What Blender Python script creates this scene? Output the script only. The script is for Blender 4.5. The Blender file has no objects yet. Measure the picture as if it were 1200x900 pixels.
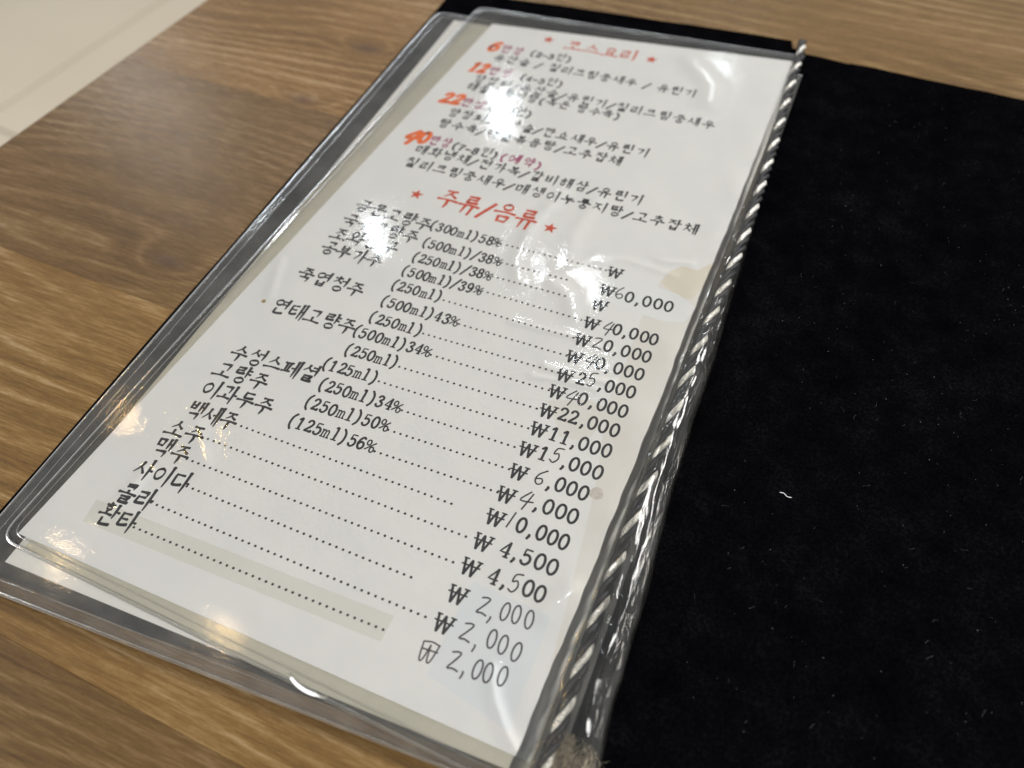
import bpy, bmesh, math, random
import numpy as np
from mathutils import Vector, Matrix, noise
random.seed(7)
S = bpy.context.scene
COL = S.collection
U = 0.0077                      # metres per text row of the menu; (u, v) = page right, page down in rows

# ------------------------------------------------------------------ camera
cam = bpy.data.cameras.new("camera"); camo = bpy.data.objects.new("camera", cam); COL.objects.link(camo)
camo.matrix_world = Matrix(((0.9193687, -0.2943709, 0.2609732, 0.0523151), (0.3917082, 0.7463952, -0.5380139, -0.2003359), (-0.0364135, 0.5968584, 0.8015198, 0.2035274), (0, 0, 0, 1)))
cam.sensor_width = 36.0; cam.lens = 29.1939
cam.clip_start = 0.01; cam.clip_end = 50
cam.dof.use_dof = True; cam.dof.focus_distance = 0.242; cam.dof.aperture_fstop = 9.0
S.camera = camo
# ------------------------------------------------------------------ light
w = bpy.data.worlds.new("World"); S.world = w; w.use_nodes = True
bg = w.node_tree.nodes["Background"]; bg.inputs[0].default_value = (0.93, 0.96, 1.0, 1); bg.inputs[1].default_value = 0.50
S.view_settings.view_transform = 'Standard'; S.view_settings.look = 'None'
S.view_settings.exposure = 0.0; S.view_settings.gamma = 1.0
S.cycles.transparent_max_bounces = 32
S.cycles.caustics_reflective = False; S.cycles.caustics_refractive = False

def lamp(name, loc, target, size, radiance, col=(1, 1, 1), sy=None):
    l = bpy.data.lights.new(name, 'AREA'); l.shape = 'DISK' if sy is None else 'RECTANGLE'; l.size = size
    if sy: l.size_y = sy
    area = math.pi*size*size/4 if sy is None else size*sy
    l.energy = radiance*math.pi*area; l.color = col
    o = bpy.data.objects.new(name, l); COL.objects.link(o); o.location = loc
    o.rotation_euler = (Vector(target)-Vector(loc)).to_track_quat('-Z', 'Y').to_euler()
    return o
CAMP = Vector(camo.matrix_world.translation)
# ceiling lamps, 1.6 m above the table
def ceiling_spot(uv, size, rad, col, h=1.6, name="ceiling_spot"):
    p = Vector((uv[0]*U, -uv[1]*U, 0)); d = (p-CAMP); d.z = -d.z; d.normalize()
    loc = p + d*(h/d.z)
    return lamp(name, loc, p, size, rad, col)
COOL = (0.86, 0.95, 1.0)
ceiling_spot((-9.194, -7.906), .13, 42, COOL)
ceiling_spot((-11.068, 2.672), .09, 48, COOL)
ceiling_spot((-4.024, 1.919), .07, 45, COOL)
ceiling_spot((-0.911, 2.274), .055, 60, COOL)
ceiling_spot((0.813, 6.600), .035, 60, COOL)
ceiling_spot((3.304, 15.954), .03, 120, COOL)
ceiling_spot((0.334, -14.620), .12, 12, COOL)
ceiling_spot((-28.295, -2.553), .13, 55, COOL)
ceiling_spot((-11.714, 15.246), .03, 320, (1.0, .62, .16))
ceiling_spot((-15.552, 15.319), .03, 120, (1.0, .66, .30))
ceiling_spot((-6.683, 21.144), .025, 110, (1.0, .70, .36))
ceiling_spot((-13.497, 21.243), .03, 110, (1.0, .72, .38))
# broad fill lights, added overhead out of mirror view to raise the overall brightness
lamp("fill_panel", (1.3, 1.3, 1.9), (0, 0, 0), 1.2, 27.0, (1, .98, .95), .6)
lamp("fill_panel", (-2.6, -.9, 1.9), (0, 0, 0), 1.2, 15.0, (1, .98, .95), .6)
lamp("fill_panel", (.6, -.9, 1.9), (0, 0, 0), 1.0, 17.0, (1, .97, .93), .6)

# ------------------------------------------------------------------ materials
def mat(name):
    m = bpy.data.materials.new(name); m.use_nodes = True
    nt = m.node_tree; b = nt.nodes["Principled BSDF"]
    return m, nt, b
def nd(nt, t, **k):
    n = nt.nodes.new(t)
    for a, v in k.items():
        if a.startswith('i_'): n.inputs[a[2:].replace('_', ' ')].default_value = v
        else: setattr(n, a, v)
    return n
def tex(nt, scale, detail=3, rough=.5, mapscale=(1, 1, 1), dist=0, rot=(0, 0, 0), coord='Object'):
    tc = nd(nt, 'ShaderNodeTexCoord'); mp = nd(nt, 'ShaderNodeMapping')
    mp.inputs['Scale'].default_value = mapscale; mp.inputs['Rotation'].default_value = rot
    nt.links.new(tc.outputs[coord], mp.inputs[0])
    n = nd(nt, 'ShaderNodeTexNoise'); n.inputs['Scale'].default_value = scale
    n.inputs['Detail'].default_value = detail; n.inputs['Roughness'].default_value = rough; n.inputs['Distortion'].default_value = dist
    nt.links.new(mp.outputs[0], n.inputs['Vector']); return n
def ramp(nt, src, stops):
    r = nd(nt, 'ShaderNodeValToRGB'); e = r.color_ramp.elements
    while len(e) < len(stops): e.new(.5)
    for k, (p, c) in enumerate(stops):
        e[k].position = p; e[k].color = (*c, 1) if len(c) == 3 else c
    nt.links.new(src, r.inputs[0]); return r
def math_(nt, op, a, b=None, clamp=False):
    n = nd(nt, 'ShaderNodeMath', operation=op, use_clamp=clamp)
    for k, x in enumerate((a, b)):
        if x is None: continue
        if isinstance(x, (int, float)): n.inputs[k].default_value = x
        else: nt.links.new(x, n.inputs[k])
    return n.outputs[0]
def mixc(nt, fac, a, b, mode='MIX'):
    n = nd(nt, 'ShaderNodeMix', data_type='RGBA', blend_type=mode)
    for k, x in ((0, fac), (6, a), (7, b)):
        if isinstance(x, (int, float)): n.inputs[k].default_value = x
        elif isinstance(x, tuple): n.inputs[k].default_value = (*x, 1)
        else: nt.links.new(x, n.inputs[k])
    return n.outputs[2]
def bump(nt, h, strength, dist):
    b = nd(nt, 'ShaderNodeBump'); b.inputs['Strength'].default_value = strength; b.inputs['Distance'].default_value = dist
    nt.links.new(h, b.inputs['Height']); return b.outputs[0]

KNOTS = [(-19.519, -11.520), (-20.416, -5.854), (-19.649, 7.213)]
def wood(seed, tint):
    m, nt, b = mat("wood_laminate")
    geo = nd(nt, 'ShaderNodeTexCoord')
    sep = nd(nt, 'ShaderNodeSeparateXYZ'); nt.links.new(geo.outputs['Object'], sep.inputs[0])
    X, Y = sep.outputs[0], sep.outputs[1]
    n1 = tex(nt, 1.0, 1.6, .45, (3.2, 11, 1), 0.0); 
    n1.noise_dimensions = '4D'; n1.inputs['W'].default_value = seed
    n1b = tex(nt, 1.0, 2, .5, (9, 120, 1)); n1b.noise_dimensions = '4D'; n1b.inputs['W'].default_value = seed+5
    field = math_(nt, 'ADD', math_(nt, 'MULTIPLY', n1.outputs[0], 17), math_(nt, 'MULTIPLY', n1b.outputs[0], .8))
    field = math_(nt, 'ADD', field, math_(nt, 'MULTIPLY', Y, 130))
    kdark = None
    for (ku, kv) in KNOTS:
        dx = math_(nt, 'MULTIPLY', math_(nt, 'SUBTRACT', X, ku*U), 60)
        dy = math_(nt, 'MULTIPLY', math_(nt, 'SUBTRACT', Y, -kv*U), 130)
        r2 = math_(nt, 'ADD', math_(nt, 'MULTIPLY', dx, dx), math_(nt, 'MULTIPLY', dy, dy))
        g = math_(nt, 'EXPONENT', math_(nt, 'MULTIPLY', r2, -1.0))
        field = math_(nt, 'ADD', field, math_(nt, 'MULTIPLY', g, 2.2))
        g2 = math_(nt, 'EXPONENT', math_(nt, 'MULTIPLY', r2, -5.0))
        kdark = g2 if kdark is None else math_(nt, 'MAXIMUM', kdark, g2)
    ring = math_(nt, 'FRACT', field)
    ringc = ramp(nt, ring, [(0, (.2, .2, .2)), (.45, (.35, .35, .35)), (.66, (.95, .95, .95)), (.82, (.55, .55, .55)), (1, (.2, .2, .2))])
    fib = tex(nt, 1.0, 5, .78, (95, 1150, 1)); fib2 = tex(nt, 1.0, 4, .7, (15, 520, 1))
    broad = tex(nt, 1.0, 2, .5, (8, 20, 1)); broad.noise_dimensions = '4D'; broad.inputs['W'].default_value = seed+2
    zone = tex(nt, 1.0, 1, .5, (7, 24, 1)); zone.noise_dimensions = '4D'; zone.inputs['W'].default_value = seed+8
    zr = ramp(nt, zone.outputs[0], [(.40, (.25,)*3), (.62, (1,)*3)])
    rr0 = math_(nt, 'MULTIPLY', math_(nt, 'SUBTRACT', ringc.outputs[0], .5), zr.outputs[0])
    v = math_(nt, 'ADD', math_(nt, 'MULTIPLY', rr0, .26), .16)
    v = math_(nt, 'ADD', v, math_(nt, 'MULTIPLY', fib.outputs[0], .62))
    v = math_(nt, 'ADD', v, math_(nt, 'MULTIPLY', fib2.outputs[0], .40))
    v = math_(nt, 'ADD', v, math_(nt, 'MULTIPLY', broad.outputs[0], .38))
    c = ramp(nt, v, [(.62, (.046, .024, .0075)), (.86, (.112, .064, .020)), (.98, (.168, .108, .046)), (1.0, (.19, .135, .072))])
    c.color_ramp.elements[3].position = 1.0
    cc = mixc(nt, math_(nt, 'MULTIPLY', kdark, .8), c.outputs[0], (.055, .032, .018))
    cc = mixc(nt, 1.0, cc, tint, 'MULTIPLY')
    nt.links.new(cc, b.inputs['Base Color'])
    b.inputs['Roughness'].default_value = .34; b.inputs['Specular IOR Level'].default_value = .33
    rr = ramp(nt, fib.outputs[0], [(0, (.20,)*3), (1, (.34,)*3)]); nt.links.new(rr.outputs[0], b.inputs['Roughness'])
    nt.links.new(bump(nt, fib.outputs[0], .35, .00012), b.inputs['Normal'])
    return m

m, nt, b = mat("floor_tile"); b.inputs['Roughness'].default_value = .35
n = tex(nt, 3, 4); nt.links.new(ramp(nt, n.outputs[0], [(0, (.46, .395, .295)), (1, (.55, .485, .37))]).outputs[0], b.inputs['Base Color']); M_TILE = m
m, nt, b = mat("grout"); b.inputs['Base Color'].default_value = (.30, .27, .22, 1); b.inputs['Roughness'].default_value = .9; M_GROUT = m
m, nt, b = mat("table_edge"); b.inputs['Base Color'].default_value = (.09, .05, .025, 1); b.inputs['Roughness'].default_value = .5; M_EDGE = m

# black velvet
m, nt, b = mat("black_velvet")
n = tex(nt, 1400, 3, .6); n2 = tex(nt, 110, 4, .6)
n3 = tex(nt, 28, 4, .6); mx = math_(nt, 'MULTIPLY', n.outputs[0], math_(nt, 'ADD', math_(nt, 'MULTIPLY', n2.outputs[0], .7), math_(nt, 'MULTIPLY', n3.outputs[0], .5)))
nt.links.new(ramp(nt, mx, [(.12, (.0004, .0004, .0006)), (.36, (.0018, .0018, .0023)), (.6, (.0055, .0055, .0062))]).outputs[0], b.inputs['Base Color'])
b.inputs['Roughness'].default_value = .95; b.inputs['Specular IOR Level'].default_value = .0
b.inputs['Sheen Weight'].default_value = .0; b.inputs['Sheen Roughness'].default_value = .4
nt.links.new(bump(nt, n.outputs[0], .9, .0004), b.inputs['Normal']); M_VELVET = m

def paper(name, c0, c1):
    m, nt, b = mat(name); b.inputs['Roughness'].default_value = .7; b.inputs['Specular IOR Level'].default_value = .25
    n = tex(nt, 45, 4, .55); n2 = tex(nt, 900, 2)
    nt.links.new(ramp(nt, n.outputs[0], [(.3, c0), (.7, c1)]).outputs[0], b.inputs['Base Color'])
    nt.links.new(bump(nt, n2.outputs[0], .15, .00004), b.inputs['Normal']); return m
M_PAPER = paper("white_paper", (.80, .80, .785), (.85, .85, .83))
M_PAPER2 = paper("backing_paper", (.84, .845, .83), (.88, .88, .87))
M_YELLOW = paper("yellowed_tape", (.76, .735, .68), (.81, .79, .745))
M_TAN = paper("tan_tape", (.72, .655, .53), (.79, .74, .64))
M_GREY = paper("grey_tape", (.72, .72, .655), (.76, .76, .70))
M_BLUE = paper("bluish_sticker", (.75, .79, .82), (.80, .82, .84))
M_WHITE2 = paper("white_patch", (.80, .815, .81), (.84, .85, .84))
def ink(name, c, rough=.6):
    m, nt, b = mat(name); b.inputs['Roughness'].default_value = rough
    n = tex(nt, 700, 3)
    nt.links.new(ramp(nt, n.outputs[0], [(.35, c), (.75, tuple(min(1, x*1.35+.005) for x in c))]).outputs[0], b.inputs['Base Color']); return m
M_INK = ink("black_ink", (.006, .006, .008)); M_DIM = ink("grey_ink", (.05, .05, .055))
M_RED = ink("red_ink", (.55, .055, .012)); M_ORANGE = ink("orange_marker", (.85, .14, .015)); M_PURPLE = ink("purple_ink", (.30, .02, .11))
M_PEN = ink("pen_ink", (.045, .035, .045)); M_SMUDGE = ink("smudge", (.55, .51, .46)); M_OCHRE = ink("ochre_spot", (.30, .21, .07))

def film(name, tint, haze, rough, refl, bs, mapscale=(1, 1, 1), bscale=700, bdist=.00006):
    m = bpy.data.materials.new(name); m.use_nodes = True; nt = m.node_tree; nt.nodes.clear()
    out = nd(nt, 'ShaderNodeOutputMaterial')
    tr = nd(nt, 'ShaderNodeBsdfTransparent'); tr.inputs[0].default_value = (*tint, 1)
    df = nd(nt, 'ShaderNodeBsdfDiffuse'); df.inputs[0].default_value = (.62, .60, .55, 1)
    gl = nd(nt, 'ShaderNodeBsdfGlossy'); gl.inputs['Roughness'].default_value = rough
    fr = nd(nt, 'ShaderNodeFresnel'); fr.inputs['IOR'].default_value = 1.5
    n = tex(nt, bscale, 2, .5, mapscale); n2 = tex(nt, 160, 2, .5)
    hh = math_(nt, 'ADD', math_(nt, 'MULTIPLY', n.outputs[0], .8), math_(nt, 'MULTIPLY', n2.outputs[0], 1.6))
    bp = bump(nt, hh, bs, bdist)
    nt.links.new(bp, gl.inputs['Normal']); nt.links.new(bp, fr.inputs['Normal'])
    m1 = nd(nt, 'ShaderNodeMixShader'); nh = tex(nt, 60, 5, .6)
    nt.links.new(math_(nt, 'MULTIPLY', math_(nt, 'POWER', nh.outputs[0], 1.5), haze*2.8), m1.inputs[0])
    nt.links.new(tr.outputs[0], m1.inputs[1]); nt.links.new(df.outputs[0], m1.inputs[2])
    m2 = nd(nt, 'ShaderNodeMixShader'); nt.links.new(math_(nt, 'MULTIPLY', fr.outputs[0], refl, True), m2.inputs[0])
    nt.links.new(m1.outputs[0], m2.inputs[1]); nt.links.new(gl.outputs[0], m2.inputs[2])
    nt.links.new(m2.outputs[0], out.inputs[0]); return m
M_FILM = film("clear_film", (.98, .978, .968), .014, .05, 1.1, .38, bscale=1100)
M_FILM2 = film("clear_film_aged", (.955, .945, .92), .042, .09, 1.3, .35)
M_FILMY = film("clear_film_yellowed", (.94, .925, .86), .05, .10, .9, .35)
M_BEAD = film("film_weld", (.93, .925, .90), .05, .14, .9, .2)
M_PLEAT = film("film_pleat", (.97, .965, .94), .014, .08, 1.15, .5, (1, .10, 1), 2200, .00010)

m, nt, b = mat("silver_thread"); b.inputs['Metallic'].default_value = .45; b.inputs['Roughness'].default_value = .38
n = tex(nt, 2600, 2); nt.links.new(ramp(nt, n.outputs[0], [(.3, (.20, .19, .17)), (.55, (.92, .90, .84))]).outputs[0], b.inputs['Base Color'])
nt.links.new(bump(nt, n.outputs[0], 1.0, .0003), b.inputs['Normal']); M_SILVER = m
m, nt, b = mat("black_thread"); b.inputs['Base Color'].default_value = (.012, .012, .013, 1); b.inputs['Roughness'].default_value = .6; M_BTHREAD = m
m, nt, b = mat("frayed_fibre"); b.inputs['Roughness'].default_value = .7
n = tex(nt, 900, 3); nt.links.new(ramp(nt, n.outputs[0], [(.3, (.12, .095, .06)), (.7, (.42, .36, .26))]).outputs[0], b.inputs['Base Color']); M_FRAY = m
m, nt, b = mat("pale_lint"); b.inputs['Base Color'].default_value = (.10, .10, .105, 1); b.inputs["Specular IOR Level"].default_value = 0; M_LINT = m
m, nt, b = mat("white_fibre"); b.inputs['Base Color'].default_value = (.75, .75, .74, 1); M_FIBRE = m

# ------------------------------------------------------------------ object helpers
def link(name, me, m, parent=None, **props):
    o = bpy.data.objects.new(name, me); COL.objects.link(o)
    if m is not None and me is not None and not me.materials: me.materials.append(m)
    if parent: o.parent = parent
    for k, v in props.items(): o[k] = v
    return o
def empty(name, label, cat, group=None):
    o = bpy.data.objects.new(name, None); COL.objects.link(o); o['label'] = label; o['category'] = cat
    o.empty_display_size = .01
    if group: o['group'] = group
    return o
def mesh(name, vs, fs, smooth=False):
    me = bpy.data.meshes.new(name); me.from_pydata(vs, [], fs)
    if smooth: me.polygons.foreach_set('use_smooth', [True]*len(fs))
    me.update(); return me
def W(uv, z=0.0): return (uv[0]*U, -uv[1]*U, z)
def slab(name, poly, z0, z1, bev=0.0, seg=3, sub=0, wob=0.0):
    """poly in (u, v); closed slab with rounded top edges"""
    bm = bmesh.new(); pts = []
    n = len(poly)
    for k in range(n):
        a, b_ = poly[k], poly[(k+1) % n]; c = max(1, sub)
        for j in range(c):
            t = j/c; pts.append((a[0]+(b_[0]-a[0])*t, a[1]+(b_[1]-a[1])*t))
    if wob:
        pts = [(x+noise.noise((x*.7, y*.7, 1))*wob, y+noise.noise((x*.7, y*.7, 9))*wob) for x, y in pts]
    vs = [bm.verts.new(W(p, z0)) for p in pts]
    f = bm.faces.new(vs)
    r = bmesh.ops.extrude_face_region(bm, geom=[f])
    up = [g for g in r['geom'] if isinstance(g, bmesh.types.BMVert)]
    for v in up: v.co.z = z1
    bmesh.ops.recalc_face_normals(bm, faces=bm.faces)
    if bev:
        es = [e for e in bm.edges if all(abs(v.co.z-z1) < 1e-7 for v in e.verts)]
        bmesh.ops.bevel(bm, geom=es, offset=bev, segments=seg, affect='EDGES', profile=.5)
    me = bpy.data.meshes.new(name); bm.to_mesh(me); bm.free(); return me
def tube_mesh(name, path, rad, sides=8, flat=1.0):
    """path: world points, rad: float or list"""
    vs, fs = [], []; n = len(path); P = [Vector(p) for p in path]
    up = Vector((0, 0, 1))
    for i in range(n):
        t = (P[min(i+1, n-1)]-P[max(i-1, 0)]).normalized()
        s = t.cross(up); s = s.normalized() if s.length > 1e-6 else Vector((1, 0, 0)); q = s.cross(t).normalized()
        r = rad[i] if isinstance(rad, (list, tuple)) else rad
        for k in range(sides):
            a = 2*math.pi*k/sides; vs.append(tuple(P[i]+s*(math.cos(a)*r)+q*(math.sin(a)*r*flat)))
    for i in range(n-1):
        for k in range(sides):
            k2 = (k+1) % sides; fs.append((i*sides+k, i*sides+k2, (i+1)*sides+k2, (i+1)*sides+k))
    fs.append(tuple(range(sides))[::-1]); fs.append(tuple((n-1)*sides+k for k in range(sides)))
    return mesh(name, vs, fs, True)
def catmull(pts, per=6):
    out = []; n = len(pts)
    for i in range(n-1):
        p0 = np.array(pts[max(i-1, 0)], float); p1 = np.array(pts[i], float); p2 = np.array(pts[i+1], float); p3 = np.array(pts[min(i+2, n-1)], float)
        for j in range(per):
            t = j/per
            out.append(.5*((2*p1)+(-p0+p2)*t+(2*p0-5*p1+4*p2-p3)*t*t+(-p0+3*p1-3*p2+p3)*t**3))
    out.append(np.array(pts[-1], float)); return out
# ------------------------------------------------------------------ the floor (tiles) and the table
ZT = -0.0042                     # table top height; the menu's printed sheet lies at z = 0
ZF = ZT-0.74
fl = link("floor", mesh("floor", [(-6, -6, ZF-.004), (6, -6, ZF-.004), (6, 6, ZF-.004), (-6, 6, ZF-.004)], [(0, 1, 2, 3)]), M_GROUT, kind='structure')
fa, fb, fc = Vector((-1.4575, 0.6875)), Vector((-1.4031, 1.1344)), Vector((-1.3711, 0.6306))
fd = (fb-fa).normalized(); fn = Vector((-fd.y, fd.x))
T = .6; tb = bmesh.new(); hs = T/2-.003
for z, h in ((0, hs), (-.006, hs)): pass
tv = [tb.verts.new((sx*hs, sy*hs, -.006)) for sx, sy in ((-1, -1), (1, -1), (1, 1), (-1, 1))]
tf = tb.faces.new(tv); r_ = bmesh.ops.extrude_face_region(tb, geom=[tf])
for g in r_['geom']:
    if isinstance(g, bmesh.types.BMVert): g.co.z = 0
bmesh.ops.recalc_face_normals(tb, faces=tb.faces)
bmesh.ops.bevel(tb, geom=[e for e in tb.edges if all(v.co.z > -.001 for v in e.verts)], offset=.0012, segments=1, affect='EDGES')
tme = bpy.data.meshes.new("tile"); tb.to_mesh(tme); tb.free(); tme.materials.append(M_TILE)
# joint line through fa-fb; a cross joint through fc
s0 = (fc-fa).dot(fd)
for i in range(-2, 5):
    for j in range(-3, 3):
        c = fa+fd*(s0+(i+.5)*T)+fn*((j+.5)*T)
        o = link("tile", tme, None, fl); o.location = (c.x, c.y, ZF); o.rotation_euler = (0, 0, math.atan2(fd.y, fd.x))

table = empty("table", "brown wood grain table top under the open black menu folder", "table")
te0, te1 = (-33.577, 3.478), (-31.836, -12.952)
def edge_u(v): return te0[0]+(te1[0]-te0[0])*(v-te0[1])/(te1[1]-te0[1])
bounds = [-62, -46, -31.5, -19.5, -5.3, 9.6, 23.8, 38, 52]
tints = [(1, .98, .95), (.98, .97, 1.0), (1.05, 1.03, .98), (1.08, 1.0, .93), (.86, .84, .90), (1.06, 1.01, .92), (.78, .75, .74), (1, 1, 1)]
SL = .033                        # the boards run a little off the menu's axis
for k in range(len(bounds)-1):
    a, b_ = bounds[k], bounds[k+1]; g = .003
    L = edge_u(a); Lb = edge_u(b_); R_ = 60
    f = lambda u, v: (u, v+SL*(u+20))
    poly = [f(L, a+g), f(R_, a+g), f(R_, b_-g), f(Lb, b_-g)]
    me = slab("board", poly, ZT-.026, ZT, .00006, 1)
    link("board", me, wood(3.1*k+1.7, tints[k]), table)
ua, ub = edge_u(-62), edge_u(52)
me = slab("edge_band", [(ua-.16, -62), (ua-.02, -62), (ub-.02, 52), (ub-.16, 52)], ZT-.028, ZT-.0003, .0003, 2)
link("edge_band", me, M_EDGE, table)
me = slab("apron", [(ua+6, -56), (56, -56), (56, 46), (ub+6, 46)], ZT-.10, ZT-.027); link("apron", me, M_EDGE, table)
for (lu, lv) in ((ua+7, -55), (55, -55), (55, 45), (ub+7, 45)):
    link("leg", slab("leg", [(lu-3, lv-3), (lu+3, lv-3), (lu+3, lv+3), (lu-3, lv+3)], ZF+.0005, ZT-.1005), M_EDGE, table)

# ------------------------------------------------------------------ the menu folder
folder = empty("menu_folder", "open black velvet menu folder with clear sleeves and twisted cord on the wooden table", "menu folder")
zc = -.0013
def cloth(name, poly, z0, z1, sub=26, wob=.10, bev=.0009):
    return link(name, slab(name, poly, z0, z1, bev, 4, sub, wob), M_VELVET, folder)
cloth("left_cover", [(-17.28, -18.55), (-11.3, -19.1), (3.35, -20.05), (3.55, -19.3), (4.0, -19.2), (4.2, 21.3), (-6, 21.9), (-17.2, 22.5)], ZT+.00005, zc, 10)
cloth("right_cover", [(6.75, -18.95), (25, -18.2), (25.5, 24), (7.1, 24)], ZT+.00005, -.0017, 26)
cloth("spine", [(4.25, -19.05), (6.95, -18.9), (7.3, 23.9), (4.3, 23.9)], ZT+.00005, -.0019, 14, .05)
for o in folder.children:
    pass

# transparent sleeves ------------------------------------------------
def ridge(u, v, pts, amp, wid):
    """height of a crease running along a polyline"""
    best = np.full(u.shape, 1e9)
    for (a, b_) in zip(pts[:-1], pts[1:]):
        a = np.array(a); b_ = np.array(b_); d = b_-a; L2 = d@d
        t = np.clip(((u-a[0])*d[0]+(v-a[1])*d[1])/L2, 0, 1)
        dd = (u-a[0]-t*d[0])**2+(v-a[1]-t*d[1])**2
        best = np.minimum(best, dd)
    return amp*np.exp(-best/(wid*wid))
def film_sheet(name, quad, nx, ny, zbase, hfun, m, edge_drop=.0003, ew=.5, corner=.7):
    """quad TL, TR, BR, BL in (u, v)"""
    TL, TR, BR, BL = [np.array(q, float) for q in quad]
    s, t = np.meshgrid(np.linspace(0, 1, nx), np.linspace(0, 1, ny))
    uv = (TL*(1-s)[..., None]+TR*s[..., None])*(1-t)[..., None]+(BL*(1-s)[..., None]+BR*s[..., None])*t[..., None]
    # rounded left corners
    for (cv, sg) in ((0, 1), (1, -1)):
        pass
    u, v = uv[..., 0], uv[..., 1]
    wd = np.linalg.norm(TR-TL); ht = np.linalg.norm(BL-TL)
    e = np.minimum(np.minimum(s*wd, (1-s)*wd), np.minimum(t*ht, (1-t)*ht))
    z = zbase+hfun(u, v)*np.clip(e/ew, 0, 1)-edge_drop*np.exp(-(e/ew*1.6)**2)
    vs = np.stack([u*U, -v*U, z], -1).reshape(-1, 3)
    # round the corners by dropping faces outside the radius
    dl, dr = s*wd, (1-s)*wd; dt, db = t*ht, (1-t)*ht
    def keep(a, b_): return ~((a < corner) & (b_ < corner) & ((corner-a)**2+(corner-b_)**2 > corner**2))
    K = (keep(dl, dt) & keep(dl, db)).reshape(-1)
    fs = []
    for j in range(ny-1):
        r0 = j*nx
        for i in range(nx-1):
            q = (r0+i, r0+i+nx, r0+i+nx+1, r0+i+1)
            if K[q[0]] and K[q[1]] and K[q[2]] and K[q[3]]: fs.append(q)
    return link(name, mesh(name, vs.tolist(), fs, True), m, folder)
def nz(u, v, su, sv, seed):
    out = np.empty(u.shape)
    for idx in np.ndindex(u.shape): out[idx] = noise.noise((u[idx]*su, v[idx]*sv, seed))
    return out
CREASES = [
    ([(-10.661, -9.551), (-9.253, -8.042), (-7.903, -6.242)], .00006, .8),
    ([(-13.179, 0.953), (-11.068, 2.672), (-9.701, 4.212)], .00007, .9),
    ([(-4.019, -3.153), (-4.524, -0.612), (-4.335, 1.867), (-3.652, 3.005)], .00018, .35),
    ([(-2.294, -3.153), (-2.532, -0.579), (-2.005, 1.258)], .00013, .4),
    ([(1.667, -0.434), (3.002, -0.777)], .00010, .16),
    ([(-2.262, 2.469), (-1.371, 2.935), (-0.891, 3.799)], .0002, .42),
    ([(-3.111, 5.226), (-1.600, 5.142), (-0.576, 5.041), (1.231, 5.212)], .00012, .16),
    ([(-0.900, 6.902), (0.304, 6.985), (1.926, 6.710)], .00016, .17),
    ([(-1.185, 7.571), (0.000, 7.333), (1.399, 7.234)], .00012, .14),
    ([(2.054, 18.867), (2.423, 19.568), (3.068, 20.259), (3.828, 20.863)], .0003, .20),
    ([(2.879, 16.413), (3.451, 15.380)], .00022, .40),
    ([(-13.031, 17.196), (-13.030, 18.096), (-13.394, 19.189)], .00024, .26),
    ([(-12.374, 14.664), (-11.133, 15.835)], .00012, .35),
    ([(-11.945, -4.377), (-12.419, -0.662)], .00003, .5),
    ([(-1.303, -15.744), (0.367, -13.967), (0.636, -12.448)], .00022, .6),
    ([(-1.057, 0.325), (0.440, 0.036), (2.443, 0.217)], .00008, .2),
    ([(-14.274, 5.679), (-13.832, 6.930), (-13.548, 7.645)], .00010, .25),
]
def h1(u, v):
    h = .00020*nz(u, v, .10, .07, 3.3)+.00004*nz(u, v, .34, .28, 8.1)+.000005*nz(u, v, 1.3, 1.1, 2.2)
    for pts, a, wd in CREASES: h = h+ridge(u, v, pts, a, wd)
    h = h+.00008*np.exp(-((u-3.6)/.7)**2)*(1+np.sin(v*1.7))*np.clip((v+16)/10, 0, 1)
    return h
s1 = [(-14.729, -16.935), (4.35, -18.25), (4.75, 21.9), (-16.188, 21.309)]
film_sheet("front_sleeve", s1, 230, 420, .00042, h1, M_FILM, .00042, .45)
film_sheet("front_sleeve_back", s1, 40, 80, -.00012, lambda u, v: .00002*np.sin(u*.6), M_FILMY, .0)
def h2(u, v): return .00012*nz(u, v, .16, .13, 5.5)+.00003*nz(u, v, .8, .7, 1.5)
s2 = [(-16.945, -15.852), (4.6, -16.6), (5.0, 21.85), (-16.9, 23.05)]
film_sheet("rear_sleeve", s2, 120, 200, -.00045, h2, M_FILM2, .0003, .5)
film_sheet("rear_sleeve_back", s2, 30, 50, -.00105, lambda u, v: 0*u, M_FILM2, .0)
# welded rims of the sleeves
def rim(name, quad, z, r, m, cr=.7, w=.00010):
    TL, TR, BR, BL = [np.array(q, float) for q in quad]
    pts = [TR]
    def arc(c, a, b_):
        d1 = (a-c)/np.linalg.norm(a-c); d2 = (b_-c)/np.linalg.norm(b_-c); P0 = c+d1*cr; P1 = c+d2*cr
        return [(1-t)**2*P0+2*t*(1-t)*c+t*t*P1 for t in np.linspace(0, 1, 7)]
    pts += [TR+(TL-TR)*k/30 for k in range(1, 29)]+arc(TL, TR, BL)+[TL+(BL-TL)*k/50 for k in range(2, 49)]+arc(BL, TL, BR)+[BL+(BR-BL)*k/30 for k in range(2, 31)]
    path = [(p[0]*U, -p[1]*U, z+.00012*noise.noise((p[0]*.15, p[1]*.15, 4))) for p in pts]
    return link(name, tube_mesh(name, path, r, 6, .45), m, folder)
rim("sleeve_rim", s1, .00008, .0005, M_BEAD)
rim("sleeve_rim", s2, -.00080, .00055, M_BEAD)
inner = lambda q, d: [(q[0][0]+d, q[0][1]+d), (q[1][0], q[1][1]+d), (q[2][0], q[2][1]-d), (q[3][0]+d, q[3][1]-d)]
rim("weld_line", inner(s2, .42), -.00045, .00016, M_BEAD, .5)
rim("weld_line", inner(s1, .30), .00036, .00014, M_BEAD, .5)

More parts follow.
